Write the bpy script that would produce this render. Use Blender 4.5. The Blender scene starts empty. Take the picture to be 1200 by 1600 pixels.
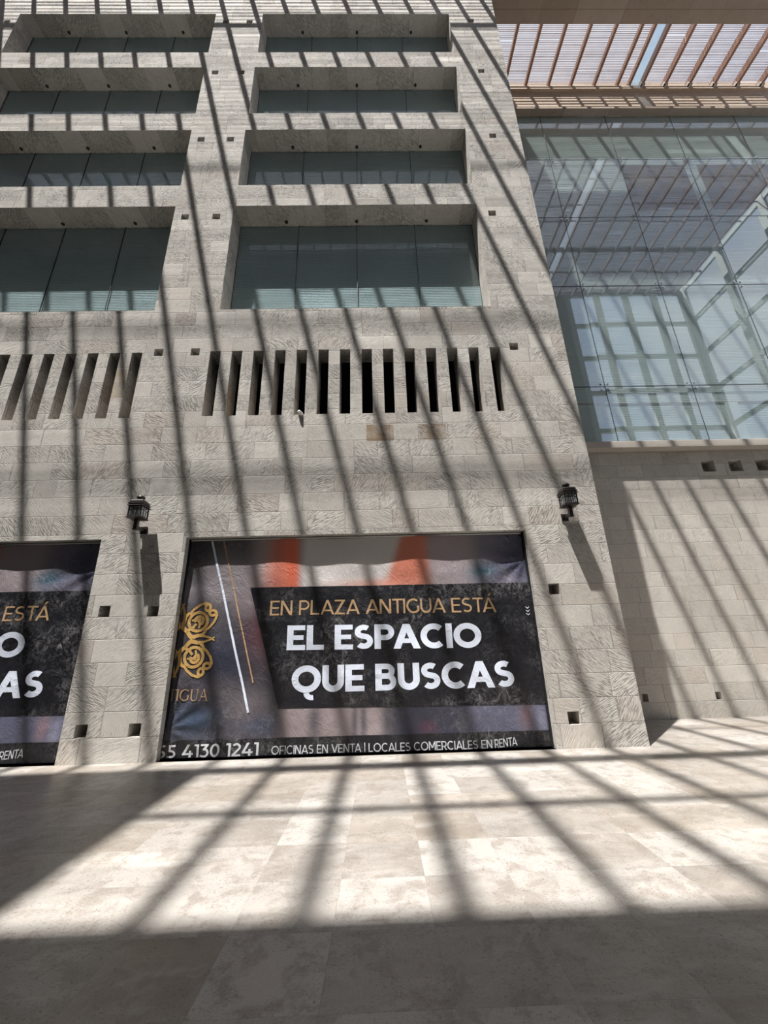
import bpy, bmesh, math, random
from mathutils import Matrix, Vector
random.seed(7)
SC = bpy.context.scene
COL = SC.collection

# ------------------------------------------------------------------ camera
cd = bpy.data.cameras.new('camera')
cam = bpy.data.objects.new('camera', cd)
COL.objects.link(cam)
RX = Vector((0.99960681, -0.00965053, -0.02632648))
UP = Vector((0.02178397, -0.3238701, 0.94585074))
FW = Vector((0.01765432, 0.94605234, 0.32353253))
M = Matrix((RX, UP, -FW)).transposed().to_4x4()
M.translation = Vector((0, -6.85011575, 1.5))
cam.matrix_world = M
cd.sensor_fit = 'VERTICAL'
cd.sensor_height = 36.0
cd.sensor_width = 27.0
cd.lens = 625.6614 * 36.0 / 1600.0
cd.clip_end = 500
SC.camera = cam

# ------------------------------------------------------------------ light
SUN_E = 16.3
SKY_S = 0.64
EXPOSURE = 0.22
SUN_DIR = Vector((0.93, 1.0, -3.87)).normalized()
sd = bpy.data.lights.new('sun', 'SUN')
sd.energy = SUN_E
sd.angle = math.radians(0.5)
sd.color = (1.0, 0.965, 0.92)
sun = bpy.data.objects.new('sun', sd)
COL.objects.link(sun)
sun.rotation_euler = SUN_DIR.to_track_quat('-Z', 'Y').to_euler()
sun.location = (-10, -12, 45)

SC.view_settings.view_transform = 'Standard'
SC.view_settings.look = 'None'
SC.view_settings.gamma = 1.0
SC.view_settings.use_curve_mapping = False
SC.view_settings.exposure = EXPOSURE


class NT:
    """short helper for building node trees"""
    def __init__(s, tree):
        s.t = tree
        s.n = tree.nodes
        s.l = tree.links

    def new(s, typ, **kw):
        nd = s.n.new(typ)
        for k, v in kw.items():
            setattr(nd, k, v)
        return nd

    def put(s, sock, v):
        if isinstance(v, bpy.types.NodeSocket):
            s.l.new(v, sock)
        elif v is not None:
            if isinstance(v, (tuple, list)) and len(v) == 3 and sock.type == 'RGBA':
                v = (*v, 1)
            sock.default_value = v

    def m(s, op, a, b=None, c=None, clamp=False):
        nd = s.new('ShaderNodeMath', operation=op, use_clamp=clamp)
        for i, v in enumerate((a, b, c)):
            s.put(nd.inputs[i], v) if v is not None else None
        return nd.outputs[0]

    def xyz(s, x, y, z):
        nd = s.new('ShaderNodeCombineXYZ')
        for i, v in enumerate((x, y, z)):
            s.put(nd.inputs[i], v)
        return nd.outputs[0]

    def sep(s, v):
        nd = s.new('ShaderNodeSeparateXYZ')
        s.l.new(v, nd.inputs[0])
        return nd.outputs

    def mix(s, f, a, b, blend='MIX'):
        nd = s.new('ShaderNodeMix', data_type='RGBA', blend_type=blend)
        s.put(nd.inputs[0], f)
        s.put(nd.inputs[6], a)
        s.put(nd.inputs[7], b)
        return nd.outputs[2]

    def noise(s, vec, scale, detail=3.0, rough=0.55, dist=0.0, dims='3D'):
        nd = s.new('ShaderNodeTexNoise', noise_dimensions=dims)
        if vec is not None:
            s.l.new(vec, nd.inputs['Vector'])
        nd.inputs['Scale'].default_value = scale
        nd.inputs['Detail'].default_value = detail
        nd.inputs['Roughness'].default_value = rough
        nd.inputs['Distortion'].default_value = dist
        return nd.outputs[0]

    def rand(s, v, dims='3D'):
        nd = s.new('ShaderNodeTexWhiteNoise', noise_dimensions=dims)
        s.l.new(v, nd.inputs['W' if dims == '1D' else 'Vector'])
        return nd.outputs

    def ramp(s, f, lo, hi, a=0.0, b=1.0):
        nd = s.new('ShaderNodeMapRange', clamp=True, interpolation_type='SMOOTHSTEP')
        s.put(nd.inputs[0], f)
        for i, v in enumerate((lo, hi, a, b)):
            s.put(nd.inputs[i + 1], v)
        return nd.outputs[0]


# ------------------------------------------------------------------ sky
w = bpy.data.worlds.new('sky')
SC.world = w
w.use_nodes = True
k = NT(w.node_tree)
k.n.clear()
tc = k.new('ShaderNodeTexCoord')
nz = k.noise(tc.outputs['Generated'], 2.6, 6, 0.6, 0.3)
cl = k.ramp(nz, 0.42, 0.66)
dz = k.sep(tc.outputs['Generated'])[2]
zen = k.ramp(dz, 0.55, 0.95)
blue = k.mix(zen, (0.72, 0.86, 1.14), (1.0, 1.04, 1.15))
white = k.mix(zen, (1.12, 1.17, 1.27), (1.25, 1.22, 1.25))
skyc = k.mix(cl, blue, white)
bg = k.new('ShaderNodeBackground')
k.put(bg.inputs[0], skyc)
bg.inputs[1].default_value = SKY_S
k.l.new(bg.outputs[0], k.new('ShaderNodeOutputWorld').inputs[0])


# ------------------------------------------------------------------ materials
def mat(name):
    m = bpy.data.materials.new(name)
    m.use_nodes = True
    t = NT(m.node_tree)
    t.n.clear()
    out = t.new('ShaderNodeOutputMaterial')
    return m, t, out


def principled(t, out, color, rough, bump=None, bstr=0.5, bdist=0.02, metal=0.0, spec=0.5):
    b = t.new('ShaderNodeBsdfPrincipled')
    t.put(b.inputs['Base Color'], color)
    t.put(b.inputs['Roughness'], rough)
    b.inputs['Metallic'].default_value = metal
    b.inputs['Specular IOR Level'].default_value = spec
    if bump is not None:
        bn = t.new('ShaderNodeBump')
        bn.inputs['Strength'].default_value = bstr
        bn.inputs['Distance'].default_value = bdist
        t.put(bn.inputs['Height'], bump)
        t.l.new(bn.outputs[0], b.inputs['Normal'])
    t.l.new(b.outputs[0], out.inputs[0])
    return b


def face_uv(t):
    tc_ = t.new('ShaderNodeTexCoord')
    p = t.sep(tc_.outputs['Object'])
    nrm = t.sep(t.new('ShaderNodeNewGeometry').outputs['True Normal'])
    nx = t.m('GREATER_THAN', t.m('ABSOLUTE', nrm[0]), 0.7)
    nz_ = t.m('GREATER_THAN', t.m('ABSOLUTE', nrm[2]), 0.7)
    u = t.m('ADD', t.m('MULTIPLY', p[0], t.m('SUBTRACT', 1.0, nx)), t.m('MULTIPLY', p[1], nx))
    v = t.m('ADD', t.m('MULTIPLY', p[2], t.m('SUBTRACT', 1.0, nz_)), t.m('MULTIPLY', p[1], nz_))
    return tc_, p, nz_, u, v


def stone_material(name, c0, c1, h, z0, wmin, wvar, chisel=1.0, stains=()):
    m, t, out = mat(name)
    tc_, p, nz_, u, v = face_uv(t)
    vv = t.m('DIVIDE', t.m('SUBTRACT', v, z0), h)
    # soffits: one tall course of long slabs
    row = t.m('FLOOR', vv)
    row = t.m('MULTIPLY', row, t.m('SUBTRACT', 1.0, nz_))
    fv = t.m('FRACT', vv)
    r1 = t.rand(row, '1D')
    wd = t.m('ADD', wmin, t.m('MULTIPLY', r1[0], wvar))
    uu = t.m('ADD', t.m('DIVIDE', u, wd), t.m('MULTIPLY', r1[0], 37.3))
    # uneven block lengths
    uu = t.m('ADD', uu, t.m('MULTIPLY', t.m('SINE', t.m('ADD', t.m('MULTIPLY', uu, 2.2), t.m('MULTIPLY', row, 1.7))), 0.22))
    col = t.m('FLOOR', uu)
    fu = t.m('FRACT', uu)
    cell = t.xyz(col, row, 3.0)
    rr = t.rand(cell)
    rc = t.sep(rr[1])
    du = t.m('MULTIPLY', t.m('MINIMUM', fu, t.m('SUBTRACT', 1.0, fu)), wd)
    dv = t.m('ADD', t.m('MULTIPLY', t.m('MINIMUM', fv, t.m('SUBTRACT', 1.0, fv)), h), t.m('MULTIPLY', nz_, 9.0))
    wob = t.m('MULTIPLY', t.noise(tc_.outputs['Object'], 9.0, 2), 0.005)
    joint = t.ramp(t.m('SUBTRACT', t.m('MINIMUM', du, dv), wob), -0.001, 0.006, 1.0, 0.0)
    # chisel strokes, direction differs from block to block
    side = t.m('SUBTRACT', t.m('MULTIPLY', t.m('GREATER_THAN', rc[0], 0.45), 2.0), 1.0)
    ang = t.m('ADD', t.m('MULTIPLY', side, 0.72), t.m('MULTIPLY', t.m('SUBTRACT', rc[1], 0.5), 0.7))
    sn = t.m('SINE', ang)
    cs = t.m('COSINE', ang)
    lx = t.m('ADD', t.m('MULTIPLY', u, cs), t.m('MULTIPLY', v, sn))
    ly = t.m('SUBTRACT', t.m('MULTIPLY', v, cs), t.m('MULTIPLY', u, sn))
    st = t.noise(t.xyz(t.m('MULTIPLY', lx, 10.0), t.m('MULTIPLY', ly, 80.0), t.m('MULTIPLY', rr[0], 50.0)), 1.0, 1.0, 0.5)
    amt = t.m('MULTIPLY', t.ramp(rc[2], 0.12, 0.5, 0.35, 1.0), chisel)
    amt = t.m('MULTIPLY', amt, t.ramp(t.noise(tc_.outputs['Object'], 2.3, 3), 0.35, 0.6, 0.45, 1.0))
    groove = t.m('MULTIPLY', t.ramp(st, 0.42, 0.62), amt)
    fine = t.noise(tc_.outputs['Object'], 60.0, 3, 0.7)
    mott = t.noise(tc_.outputs['Object'], 4.5, 4, 0.6)
    pits = t.ramp(t.noise(tc_.outputs['Object'], 17.0, 3, 0.6), 0.63, 0.70)
    c = t.mix(t.m('ADD', t.m('MULTIPLY', rr[0], 0.75), t.m('MULTIPLY', mott, 0.3)), c0, c1)
    c = t.mix(t.m('MULTIPLY', t.m('GREATER_THAN', rc[1], 0.9), 0.28), c, (0.47, 0.40, 0.34))
    val = t.m('ADD', 0.78, t.m('MULTIPLY', t.m('ADD', t.m('MULTIPLY', fine, 0.6), t.m('MULTIPLY', mott, 0.4)), 0.52))
    val = t.m('MULTIPLY', val, t.m('SUBTRACT', 1.0, t.m('MULTIPLY', groove, 0.50)))
    val = t.m('MULTIPLY', val, t.m('SUBTRACT', 1.0, t.m('MULTIPLY', pits, 0.30)))
    val = t.m('MULTIPLY', val, t.m('SUBTRACT', 1.0, t.m('MULTIPLY', joint, 0.32)))
    c = t.mix(1.0, c, t.xyz(val, val, val), 'MULTIPLY')
    for (xa, xb, za, zb, colr, s_) in stains:
        inside = t.m('MULTIPLY', t.m('MULTIPLY', t.m('GREATER_THAN', p[0], xa), t.m('LESS_THAN', p[0], xb)),
                     t.m('MULTIPLY', t.m('GREATER_THAN', p[2], za), t.m('LESS_THAN', p[2], zb)))
        f = t.m('MULTIPLY', t.m('MULTIPLY', inside, s_), t.ramp(t.noise(tc_.outputs['Object'], 5.0, 4), 0.3, 0.6, 0.25, 1.0))
        c = t.mix(f, c, colr)
    hgt = t.m('SUBTRACT', t.m('MULTIPLY', fine, 0.25), t.m('ADD', t.m('MULTIPLY', groove, 0.75), t.m('MULTIPLY', joint, 0.7)))
    principled(t, out, c, 0.88, hgt, 0.7, 0.007, spec=0.25)
    return m


MAT = {}
BROWN = (0.20, 0.125, 0.06)
MAT['stone'] = stone_material('pinkish_grey_quarry_stone', (0.43, 0.408, 0.375), (0.60, 0.575, 0.535), 0.355, -0.014, 0.55, 0.18,
                              stains=((-0.17, 0.36, 5.29, 5.65, BROWN, 0.8), (0.86, 1.38, 5.29, 5.65, BROWN, 0.65),
                                      (1.93, 2.42, 5.29, 5.65, (0.36, 0.25, 0.17), 0.22),
                                      (-5.25, -5.03, 6.35, 7.05, (0.34, 0.23, 0.10), 0.45),
                                      (-2.95, -2.72, 6.0, 6.7, (0.36, 0.26, 0.14), 0.3)))
MAT['stone_wing'] = stone_material('grey_quarry_stone_smoother', (0.45, 0.425, 0.385), (0.56, 0.53, 0.485), 0.334, -0.02, 0.58, 0.22, 0.4)


def plain(name, color, rough, metal=0.0, spec=0.5, var=0.25, scale=6.0, bstr=0.15, coords='Object'):
    m, t, out = mat(name)
    tc_ = t.new('ShaderNodeTexCoord')
    n1 = t.noise(tc_.outputs[coords], scale, 4, 0.6)
    n2 = t.noise(tc_.outputs[coords], scale * 9, 3, 0.6)
    f = t.m('ADD', 1.0 - var / 2, t.m('MULTIPLY', t.m('ADD', t.m('MULTIPLY', n1, 0.6), t.m('MULTIPLY', n2, 0.4)), var))
    c = t.mix(1.0, color, t.xyz(f, f, f), 'MULTIPLY')
    principled(t, out, c, rough, n2, bstr, 0.004, metal, spec)
    return m


MAT['beam'] = stone_material('warm_cut_stone_slabs', (0.30, 0.235, 0.18), (0.36, 0.29, 0.225), 0.55, 0.0, 1.5, 0.3, 0.15)
MAT['ledge'] = plain('dusty_pale_concrete', (0.44, 0.40, 0.36), 0.85, var=0.4, scale=3, bstr=0.3)
MAT['rafter'] = plain('rust_brown_painted_steel', (0.225, 0.12, 0.082), 0.6, var=0.35, scale=3)
def slat_material():
    m, t, out = mat('pale_mauve_translucent_slat')
    tc_ = t.new('ShaderNodeTexCoord')
    n = t.noise(tc_.outputs['Object'], 1.6, 4)
    c = t.mix(t.ramp(n, 0.35, 0.65), (0.40, 0.355, 0.375), (0.48, 0.45, 0.48))
    a = t.new('ShaderNodeBsdfDiffuse')
    b = t.new('ShaderNodeBsdfTranslucent')
    t.put(a.inputs[0], c)
    t.put(b.inputs[0], c)
    mx = t.new('ShaderNodeMixShader')
    mx.inputs[0].default_value = 0.2
    t.l.new(a.outputs[0], mx.inputs[1])
    t.l.new(b.outputs[0], mx.inputs[2])
    t.l.new(mx.outputs[0], out.inputs[0])
    return m


MAT['slat'] = slat_material()
MAT['dark_room'] = plain('unlit_room_shade_color', (0.012, 0.012, 0.013), 0.9)  # near-black colour puts the shade behind the slots into the walls
MAT['dark_seal_and_hole'] = plain('black_rubber_and_hole_shade', (0.012, 0.014, 0.014), 0.6)
MAT['lamp'] = plain('dark_bronze_lantern_metal', (0.022, 0.017, 0.016), 0.38, metal=0.2, spec=0.6)
MAT['steel'] = plain('brushed_stainless_steel', (0.75, 0.78, 0.80), 0.25, metal=1.0)
MAT['frame'] = plain('grey_painted_steel_mullion', (0.42, 0.45, 0.44), 0.6)
MAT['white_plastic'] = plain('white_plastic_housing', (0.85, 0.85, 0.84), 0.4, var=0.05)
MAT['brown_reflection'] = plain('painted_brown_reflection', (0.20, 0.145, 0.11), 0.7, var=0.5, scale=2)  # brown tone stands in for a reflection in the wing glass
MAT['grey_wall'] = plain('grey_rendered_wall', (0.25, 0.25, 0.245), 0.9, var=0.2, scale=1)
MAT['frame_black'] = plain('black_painted_frame', (0.01, 0.01, 0.012), 0.5)


def blind_material(name, color):
    m, t, out = mat(name)
    tc_ = t.new('ShaderNodeTexCoord')
    z = t.sep(tc_.outputs['Object'])[2]
    s_ = t.m('SINE', t.m('MULTIPLY', z, 125.0))
    n1 = t.noise(tc_.outputs['Object'], 1.4, 3)
    f = t.m('ADD', t.m('ADD', 0.86, t.m('MULTIPLY', s_, 0.05)), t.m('MULTIPLY', n1, 0.2))
    principled(t, out, t.mix(1.0, color, t.xyz(f, f, f), 'MULTIPLY'), 0.8, s_, 0.4, 0.01)
    return m


MAT['blind'] = blind_material('pale_window_blind_fabric', (0.84, 0.87, 0.87))
MAT['blind_dim'] = blind_material('grey_window_blind_fabric', (0.74, 0.77, 0.765))


def glass_material(name, tint, base, edge):
    m, t, out = mat(name)
    lw = t.new('ShaderNodeLayerWeight')
    lw.inputs[0].default_value = 0.5
    f = t.m('ADD', base, t.m('MULTIPLY', t.m('POWER', lw.outputs['Facing'], 3.0), edge), clamp=True)
    tr = t.new('ShaderNodeBsdfTransparent')
    t.put(tr.inputs[0], tint)
    gl = t.new('ShaderNodeBsdfGlossy')
    gl.inputs['Roughness'].default_value = 0.0
    t.put(gl.inputs[0], (0.93, 0.96, 0.98))
    mx = t.new('ShaderNodeMixShader')
    t.put(mx.inputs[0], f)
    t.l.new(tr.outputs[0], mx.inputs[1])
    t.l.new(gl.outputs[0], mx.inputs[2])
    t.l.new(mx.outputs[0], out.inputs[0])
    return m


MAT['glass_tint'] = glass_material('green_tinted_window_glass', (0.79, 0.84, 0.85), 0.05, 0.25)
MAT['glass_clear'] = glass_material('green_structural_glass', (0.88, 0.92, 0.915), 0.165, 0.45)
MAT['glass_lamp'] = glass_material('old_lantern_glass', (0.90, 0.93, 0.95), 0.16, 0.4)


def frosted(name):
    m, t, out = mat(name)
    tr = t.new('ShaderNodeBsdfTransparent')
    t.put(tr.inputs[0], (0.72, 0.80, 0.88))
    df = t.new('ShaderNodeBsdfTranslucent')
    tc_ = t.new('ShaderNodeTexCoord')
    n = t.noise(tc_.outputs['Object'], 3.0, 3)
    t.put(df.inputs[0], t.mix(n, (0.10, 0.12, 0.14), (0.15, 0.17, 0.18)))
    mx = t.new('ShaderNodeMixShader')
    mx.inputs[0].default_value = 0.35
    t.l.new(tr.outputs[0], mx.inputs[1])
    t.l.new(df.outputs[0], mx.inputs[2])
    t.l.new(mx.outputs[0], out.inputs[0])
    return m


MAT['frosted'] = frosted('frosted_skylight_sheet')


def floor_material():
    m, t, out = mat('honed_travertine_tiles')
    tc_ = t.new('ShaderNodeTexCoord')
    p = t.sep(tc_.outputs['Object'])
    W, H = 0.58, 0.545
    vv = t.m('DIVIDE', t.m('ADD', p[1], 4.49), H)
    row = t.m('FLOOR', vv)
    uu = t.m('DIVIDE', t.m('ADD', p[0], 0.883), W)
    col = t.m('FLOOR', uu)
    # some neighbours are one double length slab
    pair = t.m('FLOOR', t.m('DIVIDE', t.m('ADD', col, t.m('MULTIPLY', t.rand(row, '1D')[0], 9.0)), 2.0))
    dbl = t.m('GREATER_THAN', t.rand(t.xyz(pair, row, 1.0))[0], 0.55)
    cid = t.m('ADD', t.m('MULTIPLY', t.m('ADD', pair, 100.5), dbl), t.m('MULTIPLY', col, t.m('SUBTRACT', 1.0, dbl)))
    rr = t.rand(t.xyz(cid, row, 5.0))
    rc = t.sep(rr[1])
    fu = t.m('FRACT', uu)
    fv = t.m('FRACT', vv)
    du = t.m('MULTIPLY', t.m('MINIMUM', fu, t.m('SUBTRACT', 1.0, fu)), W)
    dv = t.m('MULTIPLY', t.m('MINIMUM', fv, t.m('SUBTRACT', 1.0, fv)), H)
    joint = t.ramp(t.m('MINIMUM', du, dv), 0.0, 0.0035, 1.0, 0.0)
    off = t.m('MULTIPLY', rr[0], 30.0)
    vec = t.xyz(t.m('ADD', p[0], off), t.m('MULTIPLY', p[1], 2.6), off)
    vein = t.noise(vec, 2.2, 6, 0.62, 0.6)
    cloud = t.noise(t.xyz(p[0], p[1], off), 6.0, 5, 0.65, 0.4)
    pit = t.ramp(t.noise(t.xyz(p[0], t.m('MULTIPLY', p[1], 1.25), off), 62.0, 4, 0.75, 0.8), 0.52, 0.66)
    pit = t.m('MULTIPLY', pit, t.ramp(t.noise(t.xyz(p[0], p[1], off), 3.0, 3), 0.30, 0.52))
    base = t.mix(rc[0], (0.26, 0.238, 0.213), (0.425, 0.402, 0.375))
    base = t.mix(t.m('MULTIPLY', t.m('GREATER_THAN', rc[1], 0.72), 0.5), base, (0.24, 0.195, 0.15))
    c = t.mix(t.ramp(vein, 0.40, 0.75, 0.0, 0.5), base, (0.45, 0.428, 0.40))
    c = t.mix(t.ramp(cloud, 0.46, 0.64, 0.0, 0.62), c, (0.225, 0.197, 0.170))
    c = t.mix(t.m('MULTIPLY', pit, 0.55), c, (0.11, 0.095, 0.08))
    grain = t.noise(t.xyz(p[0], t.m('MULTIPLY', p[1], 1.2), off), 110.0, 3, 0.7)
    gv = t.m('ADD', 0.72, t.m('MULTIPLY', grain, 0.56))
    c = t.mix(1.0, c, t.xyz(gv, gv, gv), 'MULTIPLY')
    c = t.mix(t.m('MULTIPLY', joint, 0.55), c, (0.22, 0.20, 0.18))
    rough = t.m('ADD', 0.24, t.m('ADD', t.m('MULTIPLY', cloud, 0.14), t.m('MULTIPLY', pit, 0.3)))
    hgt = t.m('SUBTRACT', t.m('MULTIPLY', cloud, 0.06), t.m('ADD', t.m('MULTIPLY', pit, 0.5), joint))
    principled(t, out, c, rough, hgt, 0.25, 0.004, spec=0.45)
    return m


MAT['floor'] = floor_material()


def vinyl_material(name, color=None, attr=None, dust_glint=0.0, rough=0.38):
    m, t, out = mat(name)
    tc_ = t.new('ShaderNodeTexCoord')
    co = tc_.outputs['Object']
    if attr:
        a = t.new('ShaderNodeVertexColor')
        a.layer_name = attr
        c = a.outputs[0]
    else:
        c = color
    p = t.sep(co)
    # creases: sharp ridged noise stretched diagonally
    dvec = t.xyz(t.m('ADD', p[0], t.m('MULTIPLY', p[2], 0.6)), 0.0, t.m('MULTIPLY', t.m('SUBTRACT', p[2], t.m('MULTIPLY', p[0], 0.5)), 0.45))
    r1 = t.m('ABSOLUTE', t.m('SUBTRACT', t.noise(dvec, 2.6, 5, 0.62, 0.9), 0.5))
    r2 = t.m('ABSOLUTE', t.m('SUBTRACT', t.noise(co, 7.0, 5, 0.68, 0.6), 0.5))
    crease = t.m('ADD', t.ramp(r1, 0.0, 0.05, 1.0, 0.0), t.m('MULTIPLY', t.ramp(r2, 0.0, 0.04, 1.0, 0.0), 0.5))
    wav = t.noise(co, 3.5, 3, 0.5)
    hgt = t.m('ADD', t.m('MULTIPLY', crease, 0.22), t.m('MULTIPLY', wav, 1.2))
    if dust_glint > 0:
        big = t.noise(co, 1.1, 4, 0.6, 0.4)
        scuff_glint = t.noise(t.xyz(t.m('MULTIPLY', p[0], 1.3), 0.0, p[2]), 5.5, 7, 0.78, 1.2)  # pale marks: dusty scuffs plus sun highlights painted into the colour
        f = t.m('MULTIPLY', t.ramp(scuff_glint, 0.48, 0.74), t.ramp(big, 0.42, 0.66, 0.05, 1.0))
        f = t.m('ADD', f, t.m('MULTIPLY', t.ramp(r2, 0.0, 0.03, 1.0, 0.0), t.ramp(big, 0.4, 0.65, 0.0, 0.35)))
        f = t.m('MULTIPLY', f, dust_glint, clamp=True)
        c = t.mix(f, c, (0.50, 0.49, 0.49))
    principled(t, out, c, rough, hgt, 0.5, 0.022, spec=0.5)
    return m


MAT['vinyl_art'] = vinyl_material('printed_vinyl_photo', attr='print', dust_glint=0.30)
MAT['vinyl_black'] = vinyl_material('printed_vinyl_black', (0.010, 0.010, 0.014), dust_glint=0.5)
MAT['vinyl_white'] = vinyl_material('printed_vinyl_white', (0.74, 0.80, 0.93), rough=0.5)
MAT['vinyl_tan'] = vinyl_material('printed_vinyl_tan', (0.46, 0.30, 0.16), dust_glint=0.15, rough=0.5)
MAT['vinyl_gold'] = vinyl_material('printed_vinyl_gold', (0.58, 0.36, 0.12), dust_glint=0.08, rough=0.5)
MAT['vinyl_grey'] = vinyl_material('printed_vinyl_light_grey', (0.62, 0.64, 0.68), dust_glint=0.1, rough=0.5)
MAT['hem'] = vinyl_material('white_vinyl_hem', (0.62, 0.62, 0.62), rough=0.5)


# ------------------------------------------------------------------ mesh helpers
class MB:
    def __init__(s):
        s.v = []
        s.f = []

    def quad(s, a, b, c, d):
        i = len(s.v)
        s.v += [tuple(a), tuple(b), tuple(c), tuple(d)]
        s.f.append((i, i + 1, i + 2, i + 3))

    def poly(s, pts):
        i = len(s.v)
        s.v += [tuple(p_) for p_ in pts]
        s.f.append(tuple(range(i, i + len(pts))))

    def box(s, x0, x1, y0, y1, z0, z1):
        i = len(s.v)
        s.v += [(x0, y0, z0), (x1, y0, z0), (x1, y1, z0), (x0, y1, z0), (x0, y0, z1), (x1, y0, z1), (x1, y1, z1), (x0, y1, z1)]
        for q in ((0, 3, 2, 1), (4, 5, 6, 7), (0, 1, 5, 4), (1, 2, 6, 5), (2, 3, 7, 6), (3, 0, 4, 7)):
            s.f.append(tuple(i + j for j in q))

    def frustum(s, cx, cy, rings, cap=True):
        """square rings: list of (half width, z)"""
        i = len(s.v)
        for hw, z in rings:
            s.v += [(cx - hw, cy - hw, z), (cx + hw, cy - hw, z), (cx + hw, cy + hw, z), (cx - hw, cy + hw, z)]
        for r in range(len(rings) - 1):
            for j in range(4):
                a = i + r * 4 + j
                b = i + r * 4 + (j + 1) % 4
                s.f.append((a, b, b + 4, a + 4))
        if cap:
            s.f.append((i + 3, i + 2, i + 1, i))
            e = i + (len(rings) - 1) * 4
            s.f.append((e, e + 1, e + 2, e + 3))

    def lathe(s, cx, cy, prof, n=20):
        i = len(s.v)
        for r, z in prof:
            for j in range(n):
                a = 2 * math.pi * j / n
                s.v.append((cx + r * math.cos(a), cy + r * math.sin(a), z))
        for r in range(len(prof) - 1):
            for j in range(n):
                a = i + r * n + j
                b = i + r * n + (j + 1) % n
                s.f.append((a, b, b + n, a + n))
        s.f.append(tuple(i + j for j in reversed(range(n))))
        e = i + (len(prof) - 1) * n
        s.f.append(tuple(e + j for j in range(n)))

    def disc_y(s, cx, y0, y1, cz, r, n=14):
        i = len(s.v)
        for y in (y0, y1):
            for j in range(n):
                a = 2 * math.pi * j / n
                s.v.append((cx + r * math.cos(a), y, cz + r * math.sin(a)))
        for j in range(n):
            s.f.append((i + j, i + (j + 1) % n, i + n + (j + 1) % n, i + n + j))
        s.f.append(tuple(i + j for j in range(n)))
        s.f.append(tuple(i + n + j for j in reversed(range(n))))

    def disc_z(s, cx, cy, z0, z1, r, n=14):
        i = len(s.v)
        for z in (z0, z1):
            for j in range(n):
                a = 2 * math.pi * j / n
                s.v.append((cx + r * math.cos(a), cy + r * math.sin(a), z))
        for j in range(n):
            s.f.append((i + j, i + (j + 1) % n, i + n + (j + 1) % n, i + n + j))
        s.f.append(tuple(i + j for j in reversed(range(n))))
        s.f.append(tuple(i + n + j for j in range(n)))

    def build(s, name, material, parent=None, bevel=0.0, smooth=False, merge=False, loc=None):
        me = bpy.data.meshes.new(name)
        vs = s.v if loc is None else [(a - loc[0], b - loc[1], c - loc[2]) for a, b, c in s.v]
        me.from_pydata(vs, [], s.f)
        bm = bmesh.new()
        bm.from_mesh(me)
        if merge:
            bmesh.ops.remove_doubles(bm, verts=bm.verts, dist=1e-5)
        bmesh.ops.recalc_face_normals(bm, faces=bm.faces) if merge else None
        bm.to_mesh(me)
        bm.free()
        me.materials.append(material)
        o = bpy.data.objects.new(name, me)
        COL.objects.link(o)
        if loc is not None:
            o.location = loc
        if parent is not None:
            o.parent = parent
        if bevel:
            b = o.modifiers.new('bevel', 'BEVEL')
            b.width = bevel
            b.segments = 2
            b.limit_method = 'ANGLE'
        if smooth:
            for p_ in me.polygons:
                p_.use_smooth = True
        return o


def empty(name, loc):
    o = bpy.data.objects.new(name, None)
    o.empty_display_size = 0.2
    o.location = loc
    COL.objects.link(o)
    return o


def local(o, parent):
    """keep world position when parented under an Empty"""
    o.parent = parent
    o.location = Vector(o.location) - Vector(parent.location)
    return o


def tag(o, label=None, cat=None, group=None, kind=None):
    if label:
        o['label'] = label
    if cat:
        o['category'] = cat
    if group:
        o['group'] = group
    if kind:
        o['kind'] = kind
    return o


def wall_with_holes(mb, x0, x1, z0, z1, y, holes, step=2.5):
    """front face at y facing -y; holes = (xa, xb, za, zb, depth, closed)"""
    xs = {x0, x1}
    zs = {z0, z1}
    for h in holes:
        xs |= {h[0], h[1]}
        zs |= {h[2], h[3]}
    xs = sorted(v_ for v_ in xs if x0 <= v_ <= x1)
    zs = sorted(v_ for v_ in zs if z0 <= v_ <= z1)
    idx = {}

    def vert(x, z):
        if (x, z) not in idx:
            idx[(x, z)] = len(mb.v)
            mb.v.append((x, y, z))
        return idx[(x, z)]
    for a, b in zip(xs, xs[1:]):
        for c, d in zip(zs, zs[1:]):
            mx, mz = (a + b) / 2, (c + d) / 2
            if any(h[0] < mx < h[1] and h[2] < mz < h[3] for h in holes):
                continue
            mb.f.append((vert(a, c), vert(b, c), vert(b, d), vert(a, d)))
    for xa, xb, za, zb, dp, closed in holes:
        yb = y + dp
        mb.quad((xa, y, za), (xa, y, zb), (xa, yb, zb), (xa, yb, za))
        mb.quad((xb, y, zb), (xb, y, za), (xb, yb, za), (xb, yb, zb))
        mb.quad((xa, y, zb), (xb, y, zb), (xb, yb, zb), (xa, yb, zb))
        mb.quad((xb, y, za), (xa, y, za), (xa, yb, za), (xb, yb, za))
        if closed:
            mb.quad((xa, yb, za), (xb, yb, za), (xb, yb, zb), (xa, yb, zb))


# ------------------------------------------------------------------ floor
ROOF = 24.3
YW = 2.12            # plane of the lower wing wall and its glass
XE = 21.5            # right end of the hall
XL = -20.0
YB = -10.2           # rear glazed wall
EDGE = 4.06          # right corner of the stone facade

fl = MB()
fl.quad((XL, -16, 0), (XE, -16, 0), (XE, YW, 0), (XL, YW, 0))
tag(fl.build('floor', MAT['floor']), kind='structure')

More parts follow.
